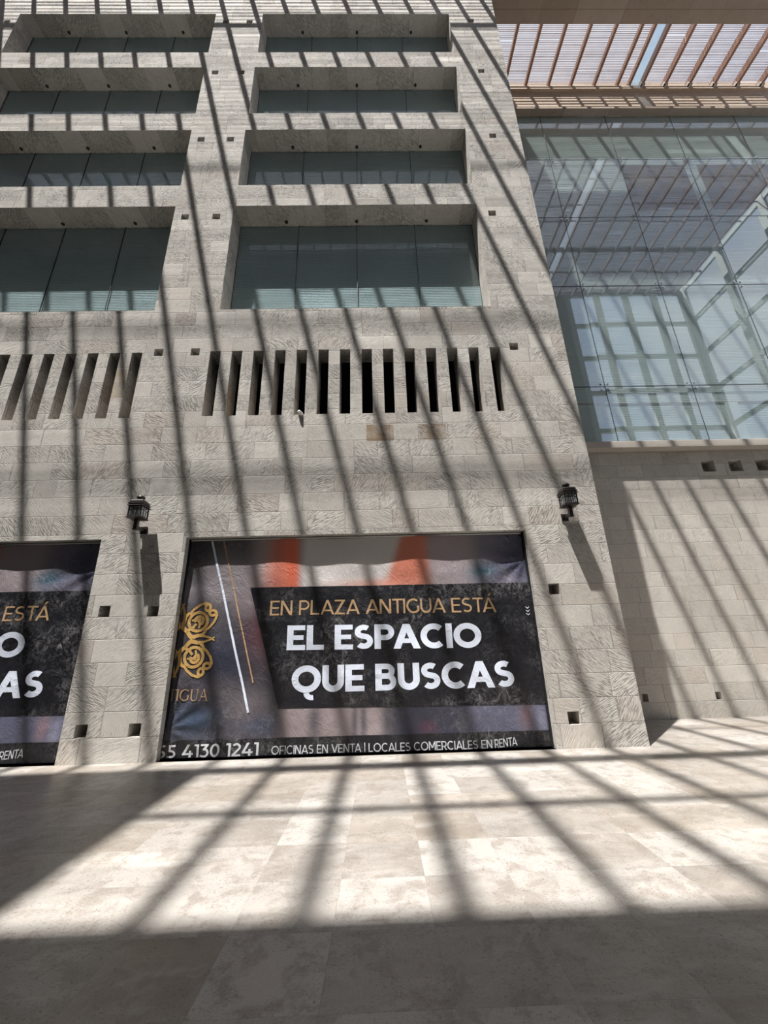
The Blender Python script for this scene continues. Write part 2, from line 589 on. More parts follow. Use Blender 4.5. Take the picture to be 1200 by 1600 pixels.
# ------------------------------------------------------------------ facade
UNIT = -7.46
OPEN_H = 3.45
holes = []
openings = [(-3.36, 2.64), (-3.36 + UNIT, -4.84)]
for a, b in openings:
    holes.append((a, b, 0.0, OPEN_H, 0.30, True))
WZ = [(8.58, 11.81), (12.55, 14.72), (15.42, 17.57), (18.32, 20.42)]
WX = [(-3.32, 2.61), (-10.72, -4.73)]
wins = []
for col_, (a, b) in enumerate(WX):
    for r_, (c, d) in enumerate(WZ):
        aa, bb = a, b
        if col_ == 0 and r_ > 0:
            aa = a + 0.03 * r_
        if col_ == 1:
            bb = b + 0.015 * r_
        holes.append((aa, bb, c, d, 0.62, True))
        wins.append((aa, bb, c, d))
SLOT_C = [-3.29 + 0.4496 * i for i in range(14)]
for c in SLOT_C:
    holes.append((c - 0.108, c + 0.108, 5.91, 7.47, 0.42, False))
    holes.append((c + UNIT - 0.108, c + UNIT + 0.108, 5.9, 7.46, 0.42, False))
HS = 0.092
for x, z in ((-4.467, 7.46), (-3.712, 7.46), (2.973, 7.48), (-4.455, 11.44), (-3.708, 11.45), (2.967, 11.48), (-4.42, 14.33), (-3.65, 14.33),
             (3.32, 14.42), (-4.38, 17.32), (-3.63, 17.32), (3.32, 17.355), (-4.337, 19.97), (-3.61, 19.97), (3.28, 20.04),
             (-4.548, 2.21), (-3.749, 2.2), (-4.552, 0.44), (-3.747, 0.435), (2.99, 2.393), (2.973, 0.414),
             (-11.0, 19.97), (-11.0, 17.32)):
    holes.append((x - HS, x + HS, z - HS, z + HS, 0.30, True))
fw = MB()
wall_with_holes(fw, XL, EDGE, 0.0, 24.6, 0.0, holes)
fw.quad((EDGE, 0, 0), (EDGE, 3.45, 0), (EDGE, 3.45, 24.6), (EDGE, 0, 24.6))
fw.quad((XL, 0, 24.6), (EDGE, 0, 24.6), (EDGE, 3.45, 24.6), (XL, 3.45, 24.6))
facade = tag(fw.build('wall_facade', MAT['stone']), kind='structure')

# black discs paint the dark inside of drain holes in the recess soffits
for (a, b, c, d) in wins:
    for fx in (0.2, 0.5, 0.8):
        x = a + (b - a) * fx
        db = MB()
        db.disc_z(x, 0.40, d - 0.012, d + 0.02, 0.042)
        o = db.build('drain_hole_shade', MAT['dark_seal_and_hole'], facade)

# dark rooms behind the slots
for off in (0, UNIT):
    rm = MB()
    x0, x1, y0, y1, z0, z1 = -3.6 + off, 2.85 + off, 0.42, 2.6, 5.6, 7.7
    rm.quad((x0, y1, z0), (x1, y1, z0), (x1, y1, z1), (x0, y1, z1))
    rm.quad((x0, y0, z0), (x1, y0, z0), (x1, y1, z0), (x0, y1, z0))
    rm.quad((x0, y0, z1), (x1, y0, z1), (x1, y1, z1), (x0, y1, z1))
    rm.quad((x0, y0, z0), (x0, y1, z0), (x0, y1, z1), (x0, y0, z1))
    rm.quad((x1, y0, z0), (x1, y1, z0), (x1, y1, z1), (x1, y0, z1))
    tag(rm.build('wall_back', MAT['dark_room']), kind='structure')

# windows
wn = 0
for (a, b, c, d) in wins:
    wn += 1
    r = tag(empty('window_%d' % wn, ((a + b) / 2, 0.56, c)), kind='structure')
    n = 4
    for i in range(n):
        xa = a + (b - a) * i / n + 0.005
        xb = a + (b - a) * (i + 1) / n - 0.005
        g = MB()
        g.box(xa, xb, 0.50, 0.512, c - 0.02, d + 0.02)
        local(g.build('glass_pane', MAT['glass_tint']), r)
    s_ = MB()
    for i in range(n + 1):
        xj = a + (b - a) * i / n
        s_.box(xj - 0.006, xj + 0.006, 0.498, 0.515, c, d)
    local(s_.build('glazing_seal', MAT['dark_seal_and_hole']), r)
    bl = MB()
    bl.box(a + 0.002, b - 0.002, 0.535, 0.55, c + 0.002, d - 0.002)
    local(bl.build('roller_blind', MAT['blind']), r)

# ------------------------------------------------------------------ wing to the right
wh = []
for i in range(18):
    x = 8.26 + 0.69 * i
    wh.append((x - 0.165, x + 0.165, 5.44, 5.75, 0.26, True))
for x in (5.43, 6.96, 8.49, 10.02, 11.55):
    wh.append((x - 0.062, x + 0.062, 0.33, 0.48, 0.14, True))
ww = MB()
wall_with_holes(ww, EDGE, XE, 0.0, 6.03, YW, wh)
tag(ww.build('wall_right', MAT['stone_wing']), kind='structure')
lg = MB()
lg.box(EDGE, XE, YW - 0.21, YW + 0.5, 6.03, 6.22)
tag(lg.build('trim_1', MAT['ledge'], bevel=0.012), kind='structure')

r = tag(empty('window_9', (EDGE, YW, 6.22)), kind='structure')
GX = [EDGE, 6.16, 8.515, 10.88, 13.24, 15.6, 17.96, 20.32, XE]
GZ = [6.22, 7.97, 11.48, 14.35, 17.13, 19.5]
rg = random.Random(3)
for xa, xb in zip(GX, GX[1:]):
    for za, zb in zip(GZ, GZ[1:]):
        g = MB()
        cx, cz = (xa + xb) / 2, (za + zb) / 2
        g.box(xa + 0.007 - cx, xb - 0.007 - cx, 0, 0.015, za + 0.007 - cz, zb - 0.007 - cz)
        o = g.build('glass_pane', MAT['glass_clear'], loc=None)
        o.location = (cx, YW, cz)
        o.rotation_euler = (rg.uniform(-0.0025, 0.0025), 0, rg.uniform(-0.003, 0.003))
        local(o, r)
for xa in GX[1:-1]:
    for za in GZ[1:-1]:
        b_ = MB()
        for sx in (-1, 1):
            for sz in (-1, 1):
                b_.disc_y(xa + sx * 0.095, YW - 0.022, YW + 0.05, za + sz * 0.085, 0.024)
        b_.box(xa - 0.1, xa + 0.1, YW + 0.04, YW + 0.06, za - 0.014, za + 0.014)
        b_.box(xa - 0.014, xa + 0.014, YW + 0.04, YW + 0.06, za - 0.1, za + 0.1)
        local(b_.build('spider_fitting', MAT['steel']), r)
sj = MB()
for xa in GX[1:-1]:
    sj.box(xa - 0.007, xa + 0.007, YW + 0.002, YW + 0.014, 6.22, 19.5)
for za in GZ[1:-1]:
    sj.box(EDGE, XE, YW + 0.001, YW + 0.014, za - 0.009, za + 0.009)
local(sj.build('glazing_seal', MAT['dark_seal_and_hole']), r)
# interior behind the glass
iw = MB()
iw.box(EDGE, XE, 2.185, 2.4, 6.22, 19.6)
tag(iw.build('wall_interior', MAT['blind_dim']), kind='structure')
bp = MB()  # boards added behind the glass to paint a brown reflection
bp.box(8.55, 10.75, 2.168, 2.184, 14.75, 16.9)
tag(bp.build('reflection_board_1', MAT['brown_reflection']), kind='structure')
bp = MB()
bp.box(11.2, 14.3, 2.168, 2.184, 14.75, 16.9)
tag(bp.build('reflection_board_2', MAT['brown_reflection']), kind='structure')
sl = MB()
sl.box(EDGE, XE, 2.165, 2.184, 7.45, 7.49)
tag(sl.build('trim_4', MAT['ledge']), kind='structure')

pr = MB()
pr.box(9.28, 9.62, 2.162, 2.184, 6.24, 7.45)
tag(pr.build('trim_9', MAT['white_plastic']), kind='structure')
lt = MB()
lt.box(EDGE, XE, YW - 0.21, 3.46, 19.5, 19.6)
tag(lt.build('trim_5', MAT['beam'], bevel=0.01), kind='structure')
sb = MB()
sb.box(EDGE, XE, 3.46, 3.8, 19.58, 24.55)
tag(sb.build('wall_setback', MAT['beam']), kind='structure')
cp = MB()
cp.box(EDGE, XE, 3.36, 3.47, 23.85, 24.05)
tag(cp.build('trim_6', MAT['beam']), kind='structure')

bmx = MB()
bmx.box(EDGE, XE, 0.265, 0.60, 21.44, 21.75)
bmx.box(EDGE, XE, -0.30, 0.255, 21.425, 21.75)
tag(bmx.build('trim_7', MAT['beam']), kind='structure')

# ------------------------------------------------------------------ roof
SLOPE = 0.24
PITCH = 0.05
main_x = [0.5 + 0.98 * i - SLOPE * ROOF for i in range(-12, 7)]   # ... 0.55
wing_x = [1.40, 2.22, 3.02, 3.92, 4.88, 5.86, 6.76, 7.74, 8.71, 9.72, 10.72, 11.23, 11.74, 12.73, 13.78, 14.86, 15.86, 16.92, 17.9, 18.9, 19.9, 20.9]
all_x = main_x + wing_x
Y_SPLIT = 0.76
Y_END = 3.46


def slat_run(mb, rnd, xa, xb, y0, y1, miss=0.004, bands=True):
    y = y0
    while y < y1 - 0.03:
        if rnd.random() > miss:
            wd = 0.017 + rnd.uniform(-0.003, 0.004)
            dz_ = rnd.uniform(-0.006, 0.006)
            jy = rnd.uniform(-0.004, 0.004)
            mb.box(xa, xb, y + jy, y + jy + wd, ROOF + dz_, ROOF + 0.025 + dz_)
        y += PITCH


ce = MB()
rs = random.Random(11)
for xa, xb in zip(all_x, all_x[1:]):
    if abs(xa - 11.23) < 0.01:
        continue                      # glazed strip, no slats
    ymax = Y_SPLIT if xb > EDGE + 0.5 else 0.0
    ymin = YB
    if xb <= -8.2:
        ce.box(xa, xb, YB, -6.86, ROOF + 0.002, ROOF + 0.05)      # opaque patch added to shade the left of the floor
        ymin = -6.84
    slat_run(ce, rs, xa, xb, ymin, ymax)
for x in all_x:                       # rafters of the part outside the picture
    ce.box(x - 0.055, x + 0.055, YB, (Y_SPLIT - 0.02 if x > EDGE + 0.3 else 0.0), ROOF - 0.2, ROOF)
for y, wd in ((-8.43, 0.12), (-6.88, 0.30), (-5.12, 0.045), (-4.2, 0.03), (-2.9, 0.03), (-1.2, 0.05)):
    ce.box(all_x[0], XE, y - wd / 2, y + wd / 2, ROOF + 0.036, ROOF + 0.12)
ce.box(all_x[0] - 3.2, all_x[0], YB, 0.0, ROOF, ROOF + 0.05)
tag(ce.build('ceiling', MAT['slat']), kind='structure')

ORD = ['first', 'second', 'third', 'fourth', 'fifth', 'sixth', 'seventh', 'eighth', 'ninth', 'tenth', 'eleventh', 'twelfth', 'thirteenth', 'fourteenth', 'fifteenth']
vis = [x for x in wing_x if 5.5 < x < 17.5]
li = 0
ri = 0
for i, x in enumerate(vis):
    big = x > 11.5
    rb = MB()
    rb.box(x - 0.05, x + 0.05, Y_SPLIT, Y_END + (0.0 if not big else 0.0), ROOF - (0.30 if big else 0.2), ROOF)
    o = rb.build('roof_rafter', MAT['rafter'], bevel=0.006, loc=(x, Y_SPLIT, ROOF))
    if abs(x - 11.23) < 0.01:
        lab = 'rust brown roof rafter along the left edge of the glazed strip'
    elif abs(x - 11.74) < 0.01:
        lab = 'rust brown roof rafter along the right edge of the glazed strip'
    elif not big:
        li += 1
        lab = 'rust brown roof rafter, %s to the right of the stone facade edge' % ORD[li - 1]
    else:
        ri += 1
        lab = 'deep rust brown roof rafter, %s beyond the right edge of the glazed strip' % ORD[ri - 1]
    tag(o, lab, 'rafter', 'rafters under the slatted skylight')
    if big:
        bk = MB()
        bk.box(x - 0.075, x - 0.05, Y_END - 0.2, Y_END, ROOF - 0.36, ROOF - 0.12)
        bk.box(x + 0.05, x + 0.075, Y_END - 0.2, Y_END, ROOF - 0.36, ROOF - 0.12)
        bk.box(x - 0.075, x + 0.075, Y_END - 0.2, Y_END, ROOF - 0.36, ROOF - 0.30)
        b_ = bk.build('end_bracket', MAT['ledge'], loc=(x, Y_SPLIT, ROOF))
        b_.location = (0, 0, 0)
        b_.parent = o
li = 0
ri = 0
px = [4.88] + vis
for xa, xb in zip(px, px[1:]):
    rnd = random.Random(int(xa * 100))
    if abs(xa - 11.23) < 0.01:
        g = MB()
        g.box(xa + 0.05, xb - 0.05, Y_SPLIT, Y_END, ROOF - 0.05, ROOF - 0.04)
        o = g.build('skylight_sheet', MAT['frosted'], loc=((xa + xb) / 2, Y_SPLIT, ROOF))
        tag(o, 'narrow pale blue glazed strip between two close rafters', 'skylight')
        continue
    pb = MB()
    slat_run(pb, rnd, xa, xb, Y_SPLIT, Y_END, 0.006)
    o = pb.build('slat_panel', MAT['slat'], loc=((xa + xb) / 2, Y_SPLIT, ROOF))
    if xb < 11.3:
        li += 1
        if abs(xb - 11.23) < 0.01:
            lab = 'half width slatted roof panel just left of the glazed strip'
        elif li == 1:
            lab = 'slatted roof panel cut off by the stone facade edge'
        else:
            lab = 'slatted roof panel, %s from the stone facade edge' % ORD[li - 1]
    else:
        ri += 1
        lab = 'slatted roof panel, %s to the right of the glazed strip' % ORD[ri - 1]
    tag(o, lab, 'roof panel', 'slatted panels of the skylight')

# ------------------------------------------------------------------ rest of the hall (seen in reflections)
gr = MB()
zl = [24.35, 21.7, 19.05, 16.4, 13.7, 11.0, 8.3]
xl = [21.45 - 2.0 * i for i in range(5)]
for x in xl:
    gr.box(x - 0.18, x + 0.18, YB - 0.1, YB + 0.1, 8.3, ROOF + 0.3)
for z in zl:
    gr.box(13.3, XE, YB - 0.08, YB + 0.08, z - 0.14, z + 0.14)
tag(gr.build('window_10', MAT['frame']), kind='structure')
gs = MB()
for y in [-10.0, -7.05, -4.1, -1.15, 1.8]:
    gs.box(XE - 0.1, XE + 0.1, y - 0.18, y + 0.18, 8.3, ROOF + 0.3)
for z in zl:
    gs.box(XE - 0.08, XE + 0.08, YB, 3.4, z - 0.14, z + 0.14)
tag(gs.build('window_11', MAT['frame']), kind='structure')
rw = MB()
rw.box(XL, XE, YB - 0.25, YB + 0.05, 0.0, 8.3)
rw.box(XL, 13.3, YB - 0.25, YB + 0.05, 8.3, ROOF + 0.2)
tag(rw.build('wall_rear', MAT['grey_wall']), kind='structure')
rw = MB()
rw.box(XE, XE + 0.3, YB, 3.4, 0.0, 8.3)
tag(rw.build('wall_end', MAT['grey_wall']), kind='structure')
rw = MB()
rw.box(XL - 0.3, XL, YB, 0.0, 0.0, ROOF)
tag(rw.build('wall_left', MAT['grey_wall']), kind='structure')
# unseen upswept canopy, added and shaped to keep sun off the near floor
cn = MB()
cn.poly([(XL, YB - 0.05, ROOF + 0.35), (XE, YB - 0.05, ROOF + 0.35), (XE, YB - 3.6, ROOF + 4.4), (XL, YB - 3.6, ROOF + 4.4)])
cn.poly([(XL, YB - 0.05, ROOF + 0.55), (XE, YB - 0.05, ROOF + 0.55), (XE, YB - 3.6, ROOF + 4.6), (XL, YB - 3.6, ROOF + 4.6)])
tag(cn.build('added_sun_canopy', MAT['grey_wall']), kind='structure')

# ------------------------------------------------------------------ lettering (drawn with strokes)


def ell(cx, cz, rx, rz, a0, a1, n=18):
    return [(cx + rx * math.cos(math.radians(a0 + (a1 - a0) * i / n)), cz + rz * math.sin(math.radians(a0 + (a1 - a0) * i / n))) for i in range(n + 1)]


def ribbon(pts, w_):
    """quads of a constant width stroke along a polyline with mitred joints"""
    L, R = [], []
    n = len(pts)
    for i in range(n):
        if i == 0:
            d1 = d2 = (pts[1][0] - pts[0][0], pts[1][1] - pts[0][1])
        elif i == n - 1:
            d1 = d2 = (pts[-1][0] - pts[-2][0], pts[-1][1] - pts[-2][1])
        else:
            d1 = (pts[i][0] - pts[i - 1][0], pts[i][1] - pts[i - 1][1])
            d2 = (pts[i + 1][0] - pts[i][0], pts[i + 1][1] - pts[i][1])
        l1 = math.hypot(*d1) or 1
        l2 = math.hypot(*d2) or 1
        n1 = (-d1[1] / l1, d1[0] / l1)
        n2 = (-d2[1] / l2, d2[0] / l2)
        bx, bz = n1[0] + n2[0], n1[1] + n2[1]
        bl_ = math.hypot(bx, bz) or 1
        bx, bz = bx / bl_, bz / bl_
        cosv = max(0.5, bx * n1[0] + bz * n1[1])
        ww_ = (w_[i] if isinstance(w_, list) else w_) / 2 / cosv
        L.append((pts[i][0] + bx * ww_, pts[i][1] + bz * ww_))
        R.append((pts[i][0] - bx * ww_, pts[i][1] - bz * ww_))
    return [(R[i], R[i + 1], L[i + 1], L[i]) for i in range(n - 1)]


def diag(x0, z0, x1, z1, t_):
    return [((x0 - t_ / 2, z0), (x0 + t_ / 2, z0), (x1 + t_ / 2, z1), (x1 - t_ / 2, z1))]


def glyph(ch, w_):
    """list of quads and advance width for a geometric sans capital, cap height 1"""
    h = w_ / 2
    q = []

    def bar(x0, z0, x1, z1):
        q.append(((x0, z0), (x1, z0), (x1, z1), (x0, z1)))
    if ch == ' ':
        return q, 0.30
    if ch == '|':
        bar(0, -0.12, w_ * 0.8, 1.1)
        return q, w_ * 0.8
    if ch == 'I':
        bar(0, 0, w_, 1)
        return q, w_
    if ch == 'E':
        W = 0.62 + w_ * 0.25
        bar(0, 0, w_, 1)
        bar(0, 0, W, w_ * 0.86)
        bar(0, 1 - w_ * 0.86, W * 0.98, 1)
        bar(0, 0.5 - w_ * 0.4, W * 0.9, 0.5 + w_ * 0.4)
        return q, W
    if ch == 'L':
        W = 0.58 + w_ * 0.25
        bar(0, 0, w_, 1)
        bar(0, 0, W, w_ * 0.86)
        return q, W
    if ch == 'T':
        W = 0.74
        bar(W / 2 - h, 0, W / 2 + h, 1)
        bar(0, 1 - w_ * 0.86, W, 1)
        return q, W
    if ch == 'F':
        bar(0, 0, w_, 1)
        bar(0, 1 - w_ * 0.86, 0.64, 1)
        bar(0, 0.45 - h, 0.58, 0.45 + h)
        return q, 0.64
    if ch == 'N':
        W = 0.80
        bar(0, 0, w_, 1)
        bar(W - w_, 0, W, 1)
        q.extend(diag(W - w_ * 0.62, 0, w_ * 0.62, 1, w_ * 1.25))
        return q, W
    if ch == 'M':
        W = 0.95
        bar(0, 0, w_, 1)
        bar(W - w_, 0, W, 1)
        q.extend(diag(W / 2, 0.27, w_ * 0.6, 1, w_ * 1.15))
        q.extend(diag(W / 2, 0.27, W - w_ * 0.6, 1, w_ * 1.15))
        return q, W
    if ch in 'AÁ':
        W = 0.88 + w_ * 0.5
        t_ = w_ * 1.1
        q.extend(diag(t_ / 2, 0, W / 2, 1, t_))
        q.extend(diag(W - t_ / 2, 0, W / 2, 1, t_))
        bar(W * 0.22, 0.22, W * 0.78, 0.22 + w_ * 0.8)
        if ch == 'Á':
            q.append(((W / 2 - 0.06, 1.09), (W / 2 + 0.06, 1.09), (W / 2 + 0.24, 1.3), (W / 2 + 0.06, 1.3)))
        return q, W
    if ch == 'V':
        W = 0.86 + w_ * 0.5
        t_ = w_ * 1.1
        q.extend(diag(W / 2, 0, t_ / 2, 1, t_))
        q.extend(diag(W / 2, 0, W - t_ / 2, 1, t_))
        return q, W
    if ch == 'Z':
        W = 0.72
        bar(0, 0, W, w_ * 0.86)
        bar(0, 1 - w_ * 0.86, W, 1)
        q.extend(diag(w_ * 0.7, w_ * 0.4, W - w_ * 0.7, 1 - w_ * 0.4, w_ * 1.35))
        return q, W
    if ch == 'U':
        W = 0.78
        r_ = W / 2 - h
        pts = [(h, 1)] + ell(W / 2, h + r_, r_, r_, 180, 360) + [(W - h, 1)]
        q.extend(ribbon(pts, w_))
        return q, W
    if ch in 'OQ0':
        W = 1.04 if ch != '0' else 0.70
        q.extend(ribbon(ell(W / 2, 0.5, W / 2 - h, 0.5 - h + 0.01, 0, 360, 40), w_))
        if ch == 'Q':
            q.extend(ribbon(ell(W * 0.70, -0.02, 0.20, 0.17, 180, 285, 10), w_ * 0.8))
        return q, W
    if ch in 'CG':
        W = 0.90
        q.extend(ribbon(ell(W * 0.55, 0.5, W * 0.55 - h, 0.5 - h + 0.01, 48, 312 if ch == 'C' else 325, 34), w_))
        if ch == 'G':
            bar(W - w_ * 1.05, 0.14, W - w_ * 0.05, 0.5)
        return q, W
    if ch == 'P' or ch == 'R':
        W = 0.70 + w_ * 0.2
        zt, zb = 1 - h * 0.9, 0.34 + h
        rr_ = (zt - zb) / 2
        bar(0, 0, w_, 1)
        q.extend(ribbon([(0, zt)] + ell(W - h - rr_, zb + rr_, rr_, rr_, 90, -90) + [(0, zb)], w_ * 0.9))
        if ch == 'R':
            q.extend(diag(W - w_ * 0.5, 0, W * 0.52, 0.4, w_ * 1.15))
        return q, W
    if ch == 'D':
        W = 0.86
        bar(0, 0, w_, 1)
        q.extend(ribbon([(0, 1 - h)] + ell(W - h - 0.42, 0.5, 0.42, 0.5 - h, 90, -90, 24) + [(0, h)], w_))
        return q, W
    if ch == 'B':
        W = 0.76
        bar(0, 0, w_, 1)
        for zb, zt, W2 in ((h * 0.9, 0.53, W), (0.53, 1 - h * 0.9, W - 0.05)):
            rr_ = (zt - zb) / 2
            q.extend(ribbon([(0, zt)] + ell(W2 - h - rr_, zb + rr_, rr_, rr_, 90, -90) + [(0, zb)], w_ * 0.88))
        return q, W
    if ch == 'S':
        W = 0.70
        zc = 0.52
        ru = (1 - h - zc) / 2
        rl = (zc - h) / 2
        rx = W / 2 - h
        pts = ell(W / 2, zc + ru, rx * 0.96, ru, 48, 235, 20) + ell(W / 2, h + rl, rx, rl, 58, -140, 22)
        q.extend(ribbon(pts, w_ * 0.92))
        return q, W
    if ch == '1':
        bar(0.17, 0, 0.17 + w_, 1)
        bar(0, 1 - w_ * 0.86, 0.17 + w_, 1)
        return q, 0.17 + w_
    if ch == '2':
        W = 0.66
        q.extend(ribbon(ell(W / 2, 0.69, W / 2 - h, 0.31 - h, 150, -35, 16) + [(0.08, h * 0.9)], w_ * 0.95))
        bar(0.02, 0, W, w_ * 0.86)
        return q, W
    if ch == '3':
        W = 0.66
        bar(0.04, 1 - w_ * 0.86, W - 0.06, 1)
        q.extend(diag(0.30, 0.56, W - 0.13, 0.95, w_ * 1.2))
        q.extend(ribbon([(0.22, 0.60)] + ell(0.30, 0.335, W - 0.30 - h, 0.335 - h + 0.03, 80, -100, 18) + [(0.02, 0.12)], w_ * 0.95))
        return q, W
    if ch == '4':
        W = 0.78
        q.extend(diag(0.10, 0.30, 0.44, 1, w_ * 1.2))
        bar(0, 0.2, W, 0.2 + w_ * 0.86)
        bar(W * 0.60, 0, W * 0.60 + w_, 0.52)
        return q, W
    if ch == '5':
        W = 0.66
        bar(0.08, 1 - w_ * 0.86, W - 0.06, 1)
        q.extend(diag(0.09 + h * 0.9, 0.48, 0.14 + h * 0.9, 1, w_))
        q.extend(ribbon([(0.10, 0.60 - h * 0.7)] + ell(0.30, 0.31, W - 0.30 - h, 0.31 - h, 90, -105, 18) + [(0.02, 0.11)], w_ * 0.95))
        return q, W
    return q, 0.5


def serif_glyph(ch):
    q = []
    tk, tn = 0.135, 0.05

    def foot(x, z, wd):
        q.append(((x - wd, z - 0.02), (x + wd, z - 0.02), (x + wd * 0.6, z + 0.02), (x - wd * 0.6, z + 0.02)))
    if ch == 'T':
        q.append(((0.34, 0), (0.34 + tk, 0), (0.34 + tk, 1), (0.34, 1)))
        q.append(((0.02, 0.95), (0.80, 0.95), (0.80, 1), (0.02, 1)))
        q.append(((0.0, 0.82), (0.05, 0.9), (0.06, 1), (0.0, 1)))
        q.append(((0.77, 0.9), (0.82, 0.82), (0.82, 1), (0.76, 1)))
        foot(0.41, 0.02, 0.14)
        return q, 0.82
    if ch == 'I':
        q.append(((0.1, 0), (0.1 + tk, 0), (0.1 + tk, 1), (0.1, 1)))
        foot(0.165, 0.02, 0.15)
        foot(0.165, 0.98, 0.15)
        return q, 0.33
    if ch == 'G':
        pts = ell(0.52, 0.5, 0.45, 0.47, 45, 322, 30)
        ws = [0.05 + 0.10 * max(0.0, math.sin(math.pi * i / 30.0)) ** 1.3 for i in range(31)]
        q.extend(ribbon(pts, ws))
        q.append(((0.80, 0.08), (0.80 + tk, 0.14), (0.80 + tk, 0.46), (0.80, 0.46)))
        foot(0.87, 0.46, 0.15)
        q.append(((0.82, 0.78), (0.86, 0.78), (0.87, 0.98), (0.84, 0.98)))
        return q, 1.0
    if ch == 'U':
        pts = [(0.16, 1)] + ell(0.48, 0.34, 0.32, 0.33, 180, 360, 18) + [(0.80, 1)]
        n = len(pts)
        q.extend(ribbon(pts, [tk - (tk - tn) * min(1.0, i / (n * 0.75)) for i in range(n)]))
        foot(0.16, 0.98, 0.15)
        foot(0.80, 0.98, 0.13)
        return q, 0.95
    if ch == 'A':
        q.extend(diag(0.10, 0, 0.46, 1.02, tn))
        q.extend(diag(0.82, 0, 0.46, 1.02, tk))
        q.append(((0.24, 0.34), (0.70, 0.34), (0.70, 0.39), (0.24, 0.39)))
        foot(0.10, 0.02, 0.12)
        foot(0.82, 0.02, 0.16)
        return q, 0.96
    if ch == 'N':
        q.extend(diag(0.16, 0, 0.16, 1, tn))
        q.extend(diag(0.80, 0, 0.16, 1, tk))
        q.extend(diag(0.80, 0, 0.80, 1, tn))
        return q, 0.96
    return q, 0.4


def text_quads(s, u0, z0, u1, z1, cap, w_, gap=0.11, serif=False):
    """fit the string from (u0,z0) to (u1,z1) baseline"""
    items = []
    x = 0.0
    for ch in s:
        q, adv = serif_glyph(ch) if serif else glyph(ch, w_)
        g_ = gap * (0.35 if ch in 'AÁVT' else 1.0)
        nx_ = s[len(items) + 1:len(items) + 2]
        if not serif and nx_ and nx_ in 'AÁ':
            g_ -= 0.10 if ch in 'PT' else (0.05 if ch in 'CU' else 0.0)
        items.append((q, x))
        x += adv + g_
    x -= gap
    sx = (u1 - u0) / x
    out = []
    for q, ox in items:
        for quad in q:
            out.append([(u0 + (px_ + ox) * sx, z0 + (z1 - z0) * ((px_ + ox) / x) + pz_ * cap) for px_, pz_ in quad])
    return out


# ------------------------------------------------------------------ banners
BY = 0.13
U0, U1, ZT = -3.345, 2.615, 3.415


def disp(u, z):
    """gentle sag and pull folds of the sheet, metres towards the viewer"""
    d = 0.010 * math.sin(2.1 * u + 0.8 * z) * math.sin(1.3 * z + 0.5)
    d += 0.006 * math.sin(5.3 * u - 3.1 * z + 1.0) + 0.004 * math.sin(9.0 * z + 2.2 * u)
    # folds fanning out of the upper right and lower left corners
    for (cu, cz, s_) in ((U1, 2.95, 1.0), (U0, 0.42, 1.0)):
        du_, dz_ = u - cu, z - cz
        r_ = math.hypot(du_, dz_)
        d += 0.009 * math.sin(11.0 * math.atan2(dz_, du_)) * math.exp(-((r_ - 0.45) / 0.5) ** 2)
    return d


